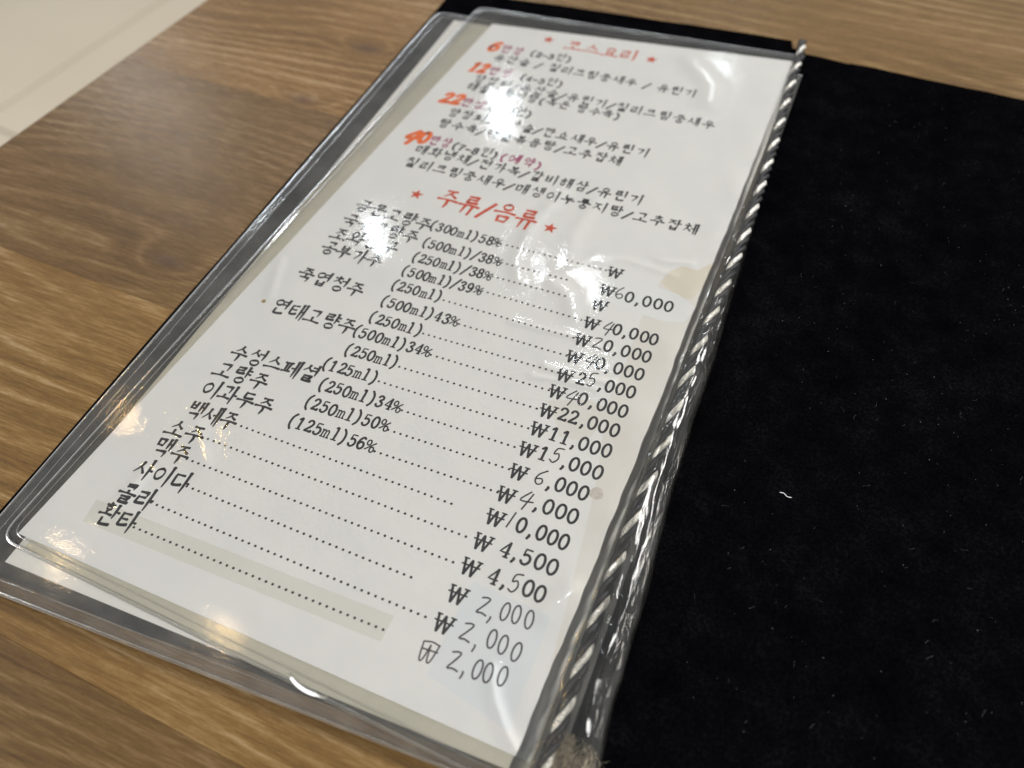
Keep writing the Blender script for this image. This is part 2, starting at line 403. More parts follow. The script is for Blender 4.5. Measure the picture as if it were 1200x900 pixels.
# bunched pleats of film beside the cord -----------------------------
def spline_at(pts, v):
    for (a, b_) in zip(pts[:-1], pts[1:]):
        if v <= b_[1]: t = (v-a[1])/(b_[1]-a[1]); return a[0]+(b_[0]-a[0])*t
    return pts[-1][0]
RIGHT = [(4.15, -18.6), (4.35, -14), (4.89, -4.49), (5.05, -.5), (5.25, 3.8), (5.3, 7.5), (5.46, 11), (5.76, 15.2), (5.9, 18.6), (6.4, 22.5)]
LEFT = [(3.9, -18.4), (3.85, -8), (3.8, 2), (3.8, 10), (3.75, 16), (3.6, 23)]
def pleat(seed, a0, a1, zb, hump, wob, nx=46, ny=420):
    vs, fs = [], []
    for j in range(ny):
        v = -18.5+41.3*j/(ny-1); l, r = spline_at(LEFT, v), spline_at(RIGHT, v)
        for i in range(nx):
            s = i/(nx-1); q = a0+(a1-a0)*s; u = l+(r-l)*q
            u += .05*noise.noise((seed, v*.35, 0))+.04*noise.noise((seed, v*1.4, s))
            z = zb+hump*math.sin(math.pi*s)**.7
            z += wob*(noise.noise((s*3.2+seed, v*.16, seed))+.6*noise.noise((s*7+seed, v*.45, seed+4))+.35*noise.noise((s*11, v*1.6, seed+2)))*math.sin(math.pi*min(1, s*1.02))**.5
            vs.append((u*U, -v*U, z))
    for j in range(ny-1):
        for i in range(nx-1):
            k = j*nx+i; fs.append((k, k+nx, k+nx+1, k+1))
    return link("pleat", mesh("pleat", vs, fs, True), M_PLEAT, folder)
pleat(1.3, .0, 1.0, -.0004, .0036, .0006)
pleat(7.7, .62, 1.0, -.0010, .0026, .0007)
pleat(9.2, .80, 1.02, -.0016, .0022, .0006)

# twisted cord --------------------------------------------------------
CORD = [(4.0, -19.45), (4.12, -18.2), (4.31, -13.8), (4.52, -9.8), (4.66, -5.5), (4.72, -2.2), (4.62, 1.0), (4.5, 5.4), (4.6, 8.8), (4.5, 12.1), (4.5, 13.9), (4.5, 15.6), (4.58, 17.6), (4.62, 19.9), (4.62, 21.2)]
cord = link("cord", None, None) if False else None
core = [(spline_at(CORD, v)*U, -v*U, .0012) for v in np.linspace(-19.4, 21, 120)]
co = link("cord", tube_mesh("cord", core, .0006, 8), M_BTHREAD, folder)
def strand(phase, R, r, m, name, sub=0, sphase=0, srad=0, n=900, v0=-19.4, v1=21.0, pitch=1.72):
    path = []
    for k in range(n):
        v = v0+(v1-v0)*k/(n-1); a = 2*math.pi*v/pitch+phase
        u = spline_at(CORD, v)*U
        off = R*math.cos(a)+srad*math.cos(a*3.1+sphase); oz = R*math.sin(a)+srad*math.sin(a*3.1+sphase)
        path.append((u+off, -v*U, .0012+oz))
    return link(name, tube_mesh(name, path, r, 6), m, co)
for q in range(7): strand(0, .00085, .00032, M_SILVER, "silver_strand", srad=.00055, sphase=q*2*math.pi/7)
for ph in (2.1, 4.19): strand(ph, .0010, .00085, M_BTHREAD, "black_strand")

# frayed end near the viewer
vs, fs = [], []
rnd = random.Random(3)
fray_v, fray_f = [], []
for k in range(900):
    u0 = 4.6+rnd.random()*1.35; v0 = 19.6+rnd.random()*2.6+.15*(u0-4.4); a = rnd.gauss(-.1, .35); L = .3+rnd.random()*.6; z0 = -.0004+rnd.random()*.0026
    pts = [(u0, v0)]; 
    for j in range(4):
        a += rnd.gauss(0, .35); pts.append((pts[-1][0]+math.sin(a)*L/4, pts[-1][1]+math.cos(a)*L/4))
    base = len(fray_v); wdt = .008
    for j, (x, y) in enumerate(pts):
        zz = z0+.0004*math.sin(j*1.1+k)
        fray_v += [((x-wdt)*U, -y*U, zz), ((x+wdt)*U, -y*U, zz+.00008)]
    for j in range(4): q = base+2*j; fray_f.append((q, q+1, q+3, q+2))
link("frayed_threads", mesh("frayed_threads", fray_v, fray_f, True), M_FRAY, folder, kind='stuff')

# ------------------------------------------------------------------ paper inside the sleeves
def sheet(name, poly, z, m, parent=None, th=.0001, sub=8, wob=0.0, **p):
    return link(name, slab(name, poly, z-th, z, 0, 1, sub, wob), m, parent, **p)
back = sheet("backing_sheet", [(-15.609, -15.317), (4.0, -16.6), (4.2, 21.35), (-15.416, 21.953)], -.00075, M_PAPER2)
back['label'] = "plain white backing sheet peeking out under the printed menu page"; back['category'] = "paper sheet"
page = sheet("menu_sheet", [(-13.224, -15.567), (4.15, -17.65), (4.1, 6), (4.15, 20.95), (-15.701, 20.931)], 0, M_PAPER)
page['label'] = "white printed menu page with red headings and price column inside the clear sleeve"; page['category'] = "menu page"
# torn strip hanging out below the page
strip = [(-3.954, 21.432), (-3.698, 21.587), (-3.343, 21.699), (-2.921, 21.722), (-2.431, 21.605)]
sv, sf = [], []
for k, (x, y) in enumerate(catmull(strip, 5)):
    t = k/20; zz = -.0009+.0016*math.sin(t*math.pi)
    sv += [(x*U, -(y-.06)*U, zz), (x*U+.0001, -(y+.06)*U, zz+.0003)]
for k in range(20): sf.append((2*k, 2*k+1, 2*k+3, 2*k+2))
so = link("paper_shred", mesh("paper_shred", sv, sf, True), M_PAPER2)
md = so.modifiers.new("thickness", 'SOLIDIFY'); md.thickness = .00012
so['label'] = "small curled white paper shred poking out under the sleeve's lower edge"; so['category'] = "paper scrap"

# tapes and stickers on the page
yt = [(2.108, 0.125), (2.643, -0.415), (3.350, -0.353), (3.864, -1.277), (4.05, -3), (4.05, 12), (4.0, 20.0), (3.747, 18.598), (3.235, 14.474), (2.759, 11.059), (1.976, 7.671), (2.015, 5.381), (1.943, 3.711), (1.862, 2.055)]
sheet("torn_tape", [(2.046, 0.808), (2.246, 0.072), (2.643, -0.415), (3.350, -0.353), (3.864, -1.277), (4.026, 0.045), (3.608, 1.378), (2.983, 1.410)], .00003, M_TAN, page, .00002, 3, .12)
sheet("yellowed_tape", yt, .00002, M_YELLOW, page, .00002, 3, .05)
sheet("yellowed_tape", [(-0.245, 8.550), (1.299, 7.939), (2.109, 8.054), (1.969, 9.789), (0.641, 9.907)], .000015, paper("faint_yellow", (.76, .735, .68), (.80, .78, .74)), page, .00001, 4, .3)
sheet("correction_patch", [(-0.291, 1.818), (0.097, 0.899), (2.941, 1.268), (3.839, 1.808), (3.552, 2.734), (2.704, 2.963), (-0.163, 2.839)], .000045, M_WHITE2, page, .00002, 4, .10)
sheet("grey_tape", [(-13.966, 18.741), (-1.687, 18.503), (-1.696, 19.433), (-13.822, 19.659)], .00003, M_GREY, page, .00002)
sheet("price_sticker", [(0.182, 16.418), (3.109, 16.538), (3.242, 20.401), (0.159, 19.793)], .00005, M_BLUE, page, .00003)
def blot(name, c, r, m, z=.00006):
    pts = [(c[0]+r*math.cos(a)*(1+.15*math.sin(3*a)), c[1]+r*math.sin(a)) for a in np.linspace(0, 2*math.pi, 18)[:-1]]
    return sheet(name, pts, z, m, page, .00001, 1)
blot("smudge", (2.944, 11.670), .26, M_SMUDGE); blot("ochre_spot", (-13.640, 8.112), .10, M_OCHRE)

# ------------------------------------------------------------------ lettering: brush strokes built as thin ink shapes
C_ = {
 'ㄱ': [('k', [(.08, .86), (.5, .9), (.84, .92), (.74, .5), (.45, .1)])],
 'ㄴ': [('n', [(.14, .95), (.14, .5), (.18, .16), (.5, .16), (.95, .26)])],
 'ㄷ': [('h', [(.12, .88), (.9, .92)]), ('n', [(.16, .86), (.16, .4), (.22, .14), (.55, .14), (.98, .24)])],
 'ㄹ': [('k', [(.1, .9), (.86, .94), (.82, .54)]), ('h', [(.16, .52), (.82, .54)]), ('n', [(.16, .52), (.16, .2), (.24, .08), (.95, .16)])],
 'ㅁ': [('v', [(.16, .9), (.2, .08)]), ('k', [(.16, .88), (.86, .92), (.8, .1)]), ('h', [(.2, .14), (.8, .14)])],
 'ㅂ': [('v', [(.16, .95), (.18, .1)]), ('v', [(.8, .98), (.78, .08)]), ('h', [(.18, .52), (.78, .54)]), ('h', [(.18, .14), (.78, .14)])],
 'ㅅ': [('t', [(.52, .98), (.44, .6), (.02, .1)]), ('d', [(.46, .62), (.66, .4), (.96, .16)])],
 'ㅇ': [('o', [(.5, .9), (.2, .75), (.12, .45), (.3, .12), (.6, .1), (.86, .35), (.86, .68), (.66, .88), (.46, .92)])],
 'ㅈ': [('h', [(.1, .88), (.88, .92)]), ('t', [(.56, .88), (.42, .55), (.02, .1)]), ('d', [(.46, .56), (.66, .38), (.98, .14)])],
 'ㅊ': [('d', [(.42, 1.12), (.6, 1.0)]), ('h', [(.1, .8), (.88, .84)]), ('t', [(.56, .8), (.42, .5), (.02, .06)]), ('d', [(.46, .52), (.66, .34), (.98, .1)])],
 'ㅋ': [('k', [(.08, .86), (.5, .9), (.84, .92), (.74, .5), (.45, .06)]), ('h', [(.1, .52), (.76, .58)])],
 'ㅌ': [('h', [(.12, .92), (.9, .96)]), ('h', [(.2, .54), (.8, .57)]), ('n', [(.16, .9), (.16, .4), (.22, .12), (.55, .12), (.98, .22)])],
 'ㅍ': [('h', [(.05, .88), (.95, .93)]), ('v', [(.3, .84), (.38, .2)]), ('v', [(.72, .86), (.64, .2)]), ('h', [(.02, .12), (.98, .2)])],
 'ㅎ': [('d', [(.42, 1.14), (.6, 1.0)]), ('h', [(.06, .78), (.94, .84)]), ('o', [(.5, .62), (.24, .5), (.22, .22), (.44, .04), (.7, .12), (.78, .38), (.64, .58), (.46, .62)])],
}
C_['ㄲ'] = [(k, [(x*.48, y) for x, y in p]) for k, p in C_['ㄱ']]+[(k, [(x*.5+.5, y) for x, y in p]) for k, p in C_['ㄱ']]
C_['ㅆ'] = [(k, [(x*.5, y) for x, y in p]) for k, p in C_['ㅅ']]+[(k, [(x*.5+.5, y) for x, y in p]) for k, p in C_['ㅅ']]
GH = [('k', [(.06, .84), (.88, .92), (.82, .1)])]
KH = GH+[('h', [(.1, .48), (.80, .52)])]      # the upright g over a horizontal vowel
CHO = list('ㄱㄲㄴㄷㄸㄹㅁㅂㅃㅅㅆㅇㅈㅉㅊㅋㅌㅍㅎ'); JUNG = list('ㅏㅐㅑㅒㅓㅔㅕㅖㅗㅘㅙㅚㅛㅜㅝㅞㅟㅠㅡㅢㅣ')
JONG = ['', 'ㄱ', 'ㄲ', 'ㄳ', 'ㄴ', 'ㄵ', 'ㄶ', 'ㄷ', 'ㄹ', 'ㄺ', 'ㄻ', 'ㄼ', 'ㄽ', 'ㄾ', 'ㄿ', 'ㅀ', 'ㅁ', 'ㅂ', 'ㅄ', 'ㅅ', 'ㅆ', 'ㅇ', 'ㅈ', 'ㅊ', 'ㅋ', 'ㅌ', 'ㅍ', 'ㅎ']
def box(strokes, x0, y0, x1, y1): return [(k, [(x0+(x1-x0)*x, y0+(y1-y0)*y) for x, y in p]) for k, p in strokes]
def vert(v, y0, y1, xs=0.0):
    ym = (y0+y1)/2+.02; V = lambda x, a=y1, b=y0: ('V', [(x+xs, a), (x+xs+.01, (a+b)/2), (x+xs, b)])
    if v == 'ㅏ': return [V(.74), ('s', [(.75+xs, ym), (.95+xs, ym-.03)])]
    if v == 'ㅑ': return [V(.74), ('s', [(.75+xs, ym+.1), (.95+xs, ym+.08)]), ('s', [(.75+xs, ym-.1), (.95+xs, ym-.13)])]
    if v == 'ㅓ': return [V(.84), ('h', [(.58+xs, ym), (.83+xs, ym+.03)])]
    if v == 'ㅕ': return [V(.84), ('h', [(.58+xs, ym+.12), (.83+xs, ym+.14)]), ('h', [(.58+xs, ym-.08), (.83+xs, ym-.05)])]
    if v == 'ㅣ': return [V(.84)]
    if v == 'ㅐ': return [V(.70, y1-.05, y0+.06), V(.90), ('s', [(.70+xs, ym), (.9+xs, ym)])]
    if v == 'ㅔ': return [V(.74, y1-.05, y0+.06), V(.92), ('h', [(.55+xs, ym), (.74+xs, ym+.02)])]
    if v == 'ㅖ': return [V(.74, y1-.05, y0+.06), V(.92), ('h', [(.55+xs, ym+.1), (.74+xs, ym+.12)]), ('h', [(.55+xs, ym-.1), (.74+xs, ym-.08)])]
    return [V(.84)]
def horiz(v, y0, y1, x0=.02, x1=.98):
    xm = (x0+x1)/2; H_ = lambda y: ('H', [(x0, y-.01), (xm, y+.03), (x1, y)])
    top, bot = y1, y0
    if v == 'ㅗ': return [H_(y0+.05), ('v', [(xm, y1), (xm, y0+.06)])]
    if v == 'ㅛ': return [H_(y0+.05), ('v', [(xm-.14, y1), (xm-.12, y0+.07)]), ('v', [(xm+.14, y1), (xm+.12, y0+.07)])]
    if v == 'ㅜ': return [H_(y1-.04), ('V', [(xm+.02, y1-.05), (xm+.03, (y0+y1)/2), (xm, y0)])]
    if v == 'ㅠ': return [H_(y1-.04), ('t', [(xm-.15, y1-.04), (xm-.21, y0+.0)]), ('v', [(xm+.17, y1-.04), (xm+.17, (y0+y1)/2), (xm+.16, y0-.04)])]
    return [H_((y0+y1)/2)]
def syllable(ch):
    s = ord(ch)-0xAC00; c = CHO[s//588]; v = JUNG[(s % 588)//28]; f = JONG[s % 28]
    G = lambda: C_[c]; out = []
    if v in 'ㅏㅐㅑㅓㅔㅕㅖㅣ':
        nar = .50 if v in 'ㅐㅔㅖ' else .58
        if not f: out += box(G(), .02, .14, nar, .80)+vert(v, -.08, .98)
        else: out += box(G(), .06, .50, nar, .92)+vert(v, .36, 1.0)
    elif v in 'ㅗㅛㅜㅠㅡ':
        g = {'ㄱ': GH, 'ㅋ': KH}.get(c, C_[c])
        if not f:
            if v in 'ㅗㅛ': out += box(g, .22, .44, .80, .92)+horiz(v, .06, .40)
            elif v == 'ㅡ': out += box(g, .2, .40, .82, .92)+horiz(v, .08, .30)
            else: out += box(g, .22, .52, .80, .95)+horiz(v, -.06, .44)
        else:
            if v in 'ㅗㅛ': out += box(g, .24, .68, .78, .98)+horiz(v, .42, .64)
            elif v == 'ㅡ': out += box(g, .24, .62, .78, .98)+horiz(v, .42, .56)
            else: out += box(g, .24, .68, .78, .98)+horiz(v, .36, .60)
    else:
        hv, vv = {'ㅘ': 'ㅗㅏ', 'ㅙ': 'ㅗㅐ', 'ㅚ': 'ㅗㅣ', 'ㅝ': 'ㅜㅓ', 'ㅞ': 'ㅜㅔ', 'ㅟ': 'ㅜㅣ', 'ㅢ': 'ㅡㅣ'}[v]
        g = {'ㄱ': GH, 'ㅋ': KH}.get(c, C_[c])
        if not f: out += box(g, .10, .48, .58, .90)+horiz(hv, .16, .42, 0, .66)+vert(vv, -.06, .98, .02)
        else: out += box(g, .12, .68, .56, .98)+horiz(hv, .42, .62, 0, .64)+vert(vv, .34, 1.0, .02)
    if f: out += box(GH if f == 'ㄱ' else C_[f], .22, -.04, .84, .32 if v not in 'ㅗㅛ' else .34)
    return out
def ell(cx, cy, rx, ry, a0=90, a1=450, n=12): return [(cx+rx*math.cos(math.radians(a0+(a1-a0)*k/n)), cy+ry*math.sin(math.radians(a0+(a1-a0)*k/n))) for k in range(n+1)]
L_ = {   # glyphs in a box .56 wide, 0..0.72 high
 '0': [('m', ell(.27, .34, .19, .33))],
 '1': [('m', [(.12, .56), (.27, .68), (.27, .35), (.27, .02)]), ('l', [(.13, .02), (.42, .02)])],
 '2': [('m', [(.1, .52), (.16, .64), (.3, .67), (.42, .56), (.38, .38), (.2, .16), (.09, .03)]), ('m', [(.09, .03), (.3, .04), (.46, .03), (.46, .12)])],
 '3': [('m', [(.1, .55), (.2, .67), (.36, .64), (.4, .5), (.24, .37), (.4, .28), (.43, .13), (.27, .0), (.12, .05), (.08, .15)])],
 '4': [('l', [(.36, .68), (.06, .2), (.48, .2)]), ('m', [(.36, .68), (.36, .02)]), ('l', [(.25, .01), (.46, .01)])],
 '5': [('l', [(.42, .66), (.14, .66), (.12, .38)]), ('m', [(.12, .38), (.26, .44), (.41, .36), (.43, .17), (.3, .01), (.13, .04), (.08, .14)])],
 '6': [('m', [(.42, .6), (.3, .68), (.15, .52), (.09, .28), (.16, .06), (.3, .0), (.44, .12), (.42, .32), (.28, .4), (.14, .3), (.1, .2)])],
 '7': [('l', [(.08, .56), (.1, .66), (.46, .66)]), ('m', [(.46, .66), (.28, .34), (.22, .0)])],
 '8': [('m', ell(.27, .51, .15, .16)), ('m', ell(.27, .17, .18, .18))],
 '9': [('m', [(.1, .07), (.24, .0), (.38, .15), (.44, .4), (.36, .62), (.24, .68), (.1, .56), (.12, .36), (.26, .28), (.4, .36), (.43, .46)])],
 '%': [('l', ell(.13, .50, .12, .15)), ('l', ell(.42, .15, .12, .15)), ('l', [(.02, .08), (.54, .56)])],
 '(': [('m', [(.40, .8), (.24, .6), (.19, .32), (.24, .05), (.38, -.14)])],
 ')': [('m', [(.12, .8), (.28, .6), (.33, .32), (.28, .05), (.14, -.14)])],
 '/': [('m', [(.02, -.1), (.5, .76)])],
 '-': [('m', [(.08, .3), (.46, .3)])],
 ',': [('m', [(.20, .08), (.24, .03), (.16, -.12)])],
 '.': [('m', [(.22, .03), (.24, .05)])],
 'm': [('l', [(.0, .42), (.08, .42), (.08, .02)]), ('l', [(.08, .34), (.17, .44), (.26, .36), (.26, .02)]), ('l', [(.26, .34), (.36, .44), (.45, .36), (.45, .02)]), ('l', [(.0, .01), (.14, .01)]), ('l', [(.2, .01), (.32, .01)]), ('l', [(.4, .01), (.54, .01)])],
 'l': [('m', [(.16, .68), (.28, .7), (.28, .02)]), ('l', [(.12, .01), (.44, .01)])],
 'W': [('m', [(.0, .68), (.14, .02)]), ('m', [(.14, .02), (.28, .68)]), ('m', [(.28, .68), (.42, .02)]), ('m', [(.42, .02), (.58, .68)]), ('l', [(-.07, .44), (.64, .44)]), ('l', [(-.06, .7), (.12, .7)]), ('l', [(.46, .7), (.66, .7)])],
}
HAND = {
 '0': [('p', ell(.27, .33, .17, .34, 100, 465))],
 '2': [('p', [(.02, .60), (.26, .66), (.40, .60), (.22, .32), (.02, .04), (.25, .06), (.5, .0)])],
 ',': [('p', [(.22, .06), (.24, -.02), (.18, -.2)])],
 'W': [('p', [(.0, .66), (.06, .0), (.18, .04), (.28, .6)]), ('p', [(.28, .6), (.34, .0), (.46, .04), (.58, .68)]), ('p', [(.0, .4), (.6, .4)]), ('p', [(.0, .66), (.3, .72), (.56, .66)])],
 '1': [('p', [(.32, .75), (.2, -.02)])], '5': [('p', [(.5, .8), (.2, .74), (.12, .42), (.32, .5), (.4, .25), (.22, .0), (.02, .1)])],
 '4': [('p', [(.34, .78), (.02, .26), (.6, .34)]), ('p', [(.46, .72), (.26, -.14)])], '6': [('p', [(.44, .78), (.16, .5), (.08, .2), (.24, .0), (.44, .12), (.36, .32), (.12, .24)])],
}
def prof(kind, t, th):
    if kind in 'hsdH': return th*(.74+.08*math.cos(t*9)+.55*max(0, (t-.72)/.28)**1.3+.30*max(0, (.14-t)/.14)) * (1.0 if t < .97 else .8)
    if kind == 'V': return th*(1.35-.35*min(1, t/.15)+(-.55)*max(0, (t-.55)/.45))
    if kind == 'v': return th*(1.1-.35*t)
    if kind == 't': return th*(1.15-.75*t)
    if kind == 'd': return th*(.6+.75*t)
    if kind == 'k': return th*(.8+.45*math.exp(-((t-.45)/.16)**2)-.35*max(0, t-.6)/.4)
    if kind == 'n': return th*(.9+.35*t*t)
    if kind == 'o': return th*(.78+.22*math.cos(t*6.28*2))
    if kind == 'm': return th*.85
    if kind == 'l': return th*.55
    return th*.5
ink_z = [0]
class Ink:
    def __init__(s): s.v = []; s.f = []
    def stroke(s, kind, pts, th, tf):
        ink_z[0] = (ink_z[0]+1) % 30; z = .000075+ink_z[0]*1.0e-6
        sharp = kind in 'kl' or len(pts) == 2
        if sharp and len(pts) > 2:
            P = []
            for a, b_ in zip(pts[:-1], pts[1:]):
                for q in range(4): P.append(np.array(a)+(np.array(b_)-np.array(a))*q/4)
            P.append(np.array(pts[-1], float))
        else: P = catmull(pts, 3 if len(pts) > 6 else (5 if len(pts) > 2 else 5))
        P = np.array(P); n = len(P); base = len(s.v)
        D = np.gradient(P, axis=0); Ln = np.linalg.norm(D, axis=1); Ln[Ln == 0] = 1; D = D/Ln[:, None]
        rows = []
        w0 = prof(kind, 0, th)/2; w1 = prof(kind, 1, th)/2
        rows.append((P[0]-D[0]*w0*.55, D[0], w0*.5))
        for i in range(n): rows.append((P[i], D[i], prof(kind, i/(n-1), th)/2))
        rows.append((P[-1]+D[-1]*w1*.55, D[-1], w1*.5))
        for (p, d, hw) in rows:
            nn = np.array([-d[1], d[0]])
            for sg in (1, -1): q = tf(p+nn*hw*sg); s.v.append((q[0]*U, -q[1]*U, z))
        for i in range(len(rows)-1): k = base+2*i; s.f.append((k, k+1, k+3, k+2))
    def disc(s, c, r):
        ink_z[0] = (ink_z[0]+1) % 30; z = .000075+ink_z[0]*1e-6; b0 = len(s.v)
        for k in range(8): a = k*math.pi/4; s.v.append(((c[0]+r*math.cos(a))*U, -(c[1]+r*math.sin(a))*U, z))
        s.f.append(tuple(range(b0, b0+8))[::-1])
    def done(s, name, m, parent): return link(name, mesh(name, s.v, s.f), m, parent)
rj = random.Random(11)
def hasflat(ch): q = (ord(ch)-0xAC00) % 588; return q//28 in (8, 12, 13, 17, 18)
def write(name, text, a, b_, em, m, th=.085, hand='', slant=.04, lat=1.0, adv=None):
    a = np.array(a, float); b_ = np.array(b_, float); d = b_-a; L = np.linalg.norm(d); ex = d/L; ey = np.array([ex[1], -ex[0]])
    wts = []
    for ch in text: wts.append(1.0 if ord(ch) > 0x3000 else (.42 if ch == ' ' else (.40 if ch in ',.' else .56)))
    k = L/sum(wts); I = Ink(); x = 0
    for ch, wt in zip(text, wts):
        cw = wt*k
        if ch != ' ':
            if ord(ch) > 0x3000: st = syllable(ch); sx = min(cw*(.93 if em > .8 else .82), em*1.05); sy = em*(.93 if hasflat(ch) else 1.0); T_ = th*em; ox = x+(cw-sx)*.5
            else:
                h_ = ch in hand; st = (HAND if h_ and ch in HAND else L_)[ch]; sx = cw/.56*(1 if wt > .5 else 1.2)*.98; sy = em*lat; T_ = th*em*1.35*(1.0 if not h_ else 1.0); ox = x
            jit = (rj.uniform(-.02, .02)*em, rj.uniform(-.02, .02)*em); rot_ = rj.uniform(-.02, .02)
            if ch in hand: jit = (rj.uniform(-.05, .05)*em, rj.uniform(-.07, .07)*em); rot_ = rj.uniform(-.12, .12)
            for kind, pts in st:
                if kind in 'HhVvtdkno': pts = [(px+rj.uniform(-.012, .012), py+rj.uniform(-.012, .012)) for px, py in pts]
                tf = lambda p: a+ex*(ox+p[0]+jit[0]+slant*p[1]-rot_*p[1])+ey*(p[1]+jit[1]+rot_*p[0])
                I.stroke(kind, [(px*sx, py*sy) for px, py in pts], T_, tf)
        x += cw
    return I.done(name, m, page)
def star(c, r, m):
    vs = []; f = []; z = .0001
    for k in range(10):
        a = math.pi/2+k*math.pi/5; rr = r if k % 2 == 0 else r*.42; vs.append(((c[0]+rr*math.cos(a))*U, (-c[1]+rr*math.sin(a))*U, z))
    vs.append((c[0]*U, -c[1]*U, z))
    for k in range(10): f.append((10, k, (k+1) % 10))
    link("red_star", mesh("red_star", vs, f), m, page)
def dots(a, b_, m, r=.052, pitch=.265):
    a = np.array(a, float); b_ = np.array(b_, float); n = max(2, int(round(np.linalg.norm(b_-a)/pitch))); I = Ink()
    for k in range(n+1): I.disc(a+(b_-a)*k/n, r)
    return I.done("dotted_leader", m, page)

star((-9.488, -15.105), .35, M_RED); star((-3.394, -15.169), .35, M_RED); star((-10.542, -0.500), .35, M_RED); star((-3.677, -0.597), .35, M_RED)
write("heading", "코스요리", (-8.445, -14.526), (-4.160, -14.718), 1.0, M_RED, .115)
write("heading", "주류/음류", (-9.519, -0.169), (-4.388, -0.175), 1.35, M_RED, .115)
TL_ = [
 ("set_name", "만상", (-11.749, -13.072), (-10.330, -13.127), M_PURPLE), ("set_note", "(2-3인)", (-9.991, -13.248), (-7.487, -13.391), M_DIM),
 ("dish_line", "유산슬 / 칠리크림중새우 / 유린기", (-11.769, -12.163), (-0.171, -12.552), M_DIM),
 ("set_name", "만상", (-11.543, -10.840), (-10.067, -10.944), M_PURPLE), ("set_note", "(4-5인)", (-9.639, -10.929), (-7.095, -11.012), M_DIM),
 ("dish_line", "양장피/유산슬/유린기/칠리크림중새우", (-11.995, -9.906), (1.437, -10.285), M_DIM),
 ("dish_line", "해물누룽지탕(혹은 탕수육)", (-12.046, -9.131), (-3.295, -9.373), M_DIM),
 ("set_name", "만상", (-11.726, -7.694), (-10.270, -7.749), M_PURPLE), ("set_note", "(5-6인)", (-10.087, -7.816), (-7.651, -8.004), M_DIM),
 ("dish_line", "양장피/유산슬/깐쇼새우/유린기", (-12.015, -6.676), (-1.031, -6.986), M_INK),
 ("dish_line", "탕수육/해물볶음탕/고추잡체", (-12.099, -5.676), (-2.069, -5.937), M_INK),
 ("set_name", "만상", (-11.851, -4.190), (-10.580, -4.259), M_PURPLE), ("set_note", "(7-8인)", (-10.580, -4.259), (-7.983, -4.256), M_INK), ("set_note", "(예약)", (-7.943, -4.271), (-5.610, -4.270), M_PURPLE),
 ("dish_line", "매화냉채/전가복/갈비해삼/유린기", (-12.235, -3.318), (-0.236, -3.547), M_INK),
 ("dish_line", "칠리크림중새우/매생이누룽지탕/고추잡체", (-12.256, -2.240), (2.711, -2.517), M_INK),
]
for n_, t_, a_, b_, m_ in TL_: write(n_, t_, a_, b_, .70, m_, .142, lat=.95)
write("set_number", "6", (-12.506, -12.984), (-11.795, -13.056), 1.25, M_ORANGE, .17, slant=.3)
write("set_number", "12", (-12.626, -10.709), (-11.632, -10.808), 1.25, M_ORANGE, .17, slant=.3)
write("set_number", "22", (-12.934, -7.576), (-11.726, -7.694), 1.25, M_ORANGE, .17, slant=.3)
write("set_number", "40", (-13.101, -3.949), (-11.800, -4.135), 1.25, M_ORANGE, .30, slant=.2, hand="40")
HN = [("금문고량주", (-12.953, 1.515), (-8.905, 1.605)), ("국수고량주", (-13.018, 2.614), (-9.076, 2.573)), ("조와친구", (-13.073, 3.618), (-9.620, 3.546)), ("공부가주", (-13.023, 4.615), (-9.922, 4.525)),
 ("죽엽청주", (-13.156, 6.446), (-9.819, 6.418)), ("연태고량주", (-13.160, 8.511), (-9.069, 8.406)), ("수성스페셜", (-13.351, 11.361), (-9.268, 11.170)), ("고량주", (-13.456, 12.355), (-10.931, 12.238)),
 ("이과두주", (-13.376, 13.340), (-10.101, 13.199)), ("백세주", (-13.294, 14.467), (-10.975, 14.321)), ("소주", (-13.526, 15.464), (-11.790, 15.360)), ("맥주", (-13.456, 16.397), (-11.809, 16.307)),
 ("사이다", (-13.491, 17.421), (-11.069, 17.307)), ("콜라", (-13.454, 18.497), (-11.844, 18.415)), ("환타", (-13.524, 19.501), (-11.853, 19.373))]
for t_, a_, b_ in HN: write("drink_name", t_, a_, b_, .84, M_INK, .138)
LN = [("(300ml)58%", (-8.982, 1.451), (-5.374, 1.396)), ("(500ml)/38%", (-8.805, 2.589), (-4.899, 2.482)), ("(250ml)/38%", (-8.817, 3.586), (-4.929, 3.442)), ("(500ml)/39%", (-8.852, 4.509), (-4.992, 4.390)),
 ("(250ml)", (-8.898, 5.467), (-6.374, 5.351)), ("(500ml)43%", (-8.860, 6.473), (-5.154, 6.377)), ("(250ml)", (-8.891, 7.475), (-6.332, 7.388)), ("(500ml)34%", (-9.160, 8.392), (-5.523, 8.290)),
 ("(250ml)", (-8.984, 9.407), (-6.464, 9.276)), ("(125ml)", (-9.450, 10.403), (-6.867, 10.269)), ("(250ml)34%", (-9.037, 11.353), (-5.344, 11.182)), ("(250ml)50%", (-9.115, 12.326), (-5.401, 12.166)), ("(125ml)56%", (-9.231, 13.329), (-5.448, 13.198))]
for t_, a_, b_ in LN: write("bottle_size", t_, a_, b_, .88, M_INK, .095, slant=.0, lat=.88)
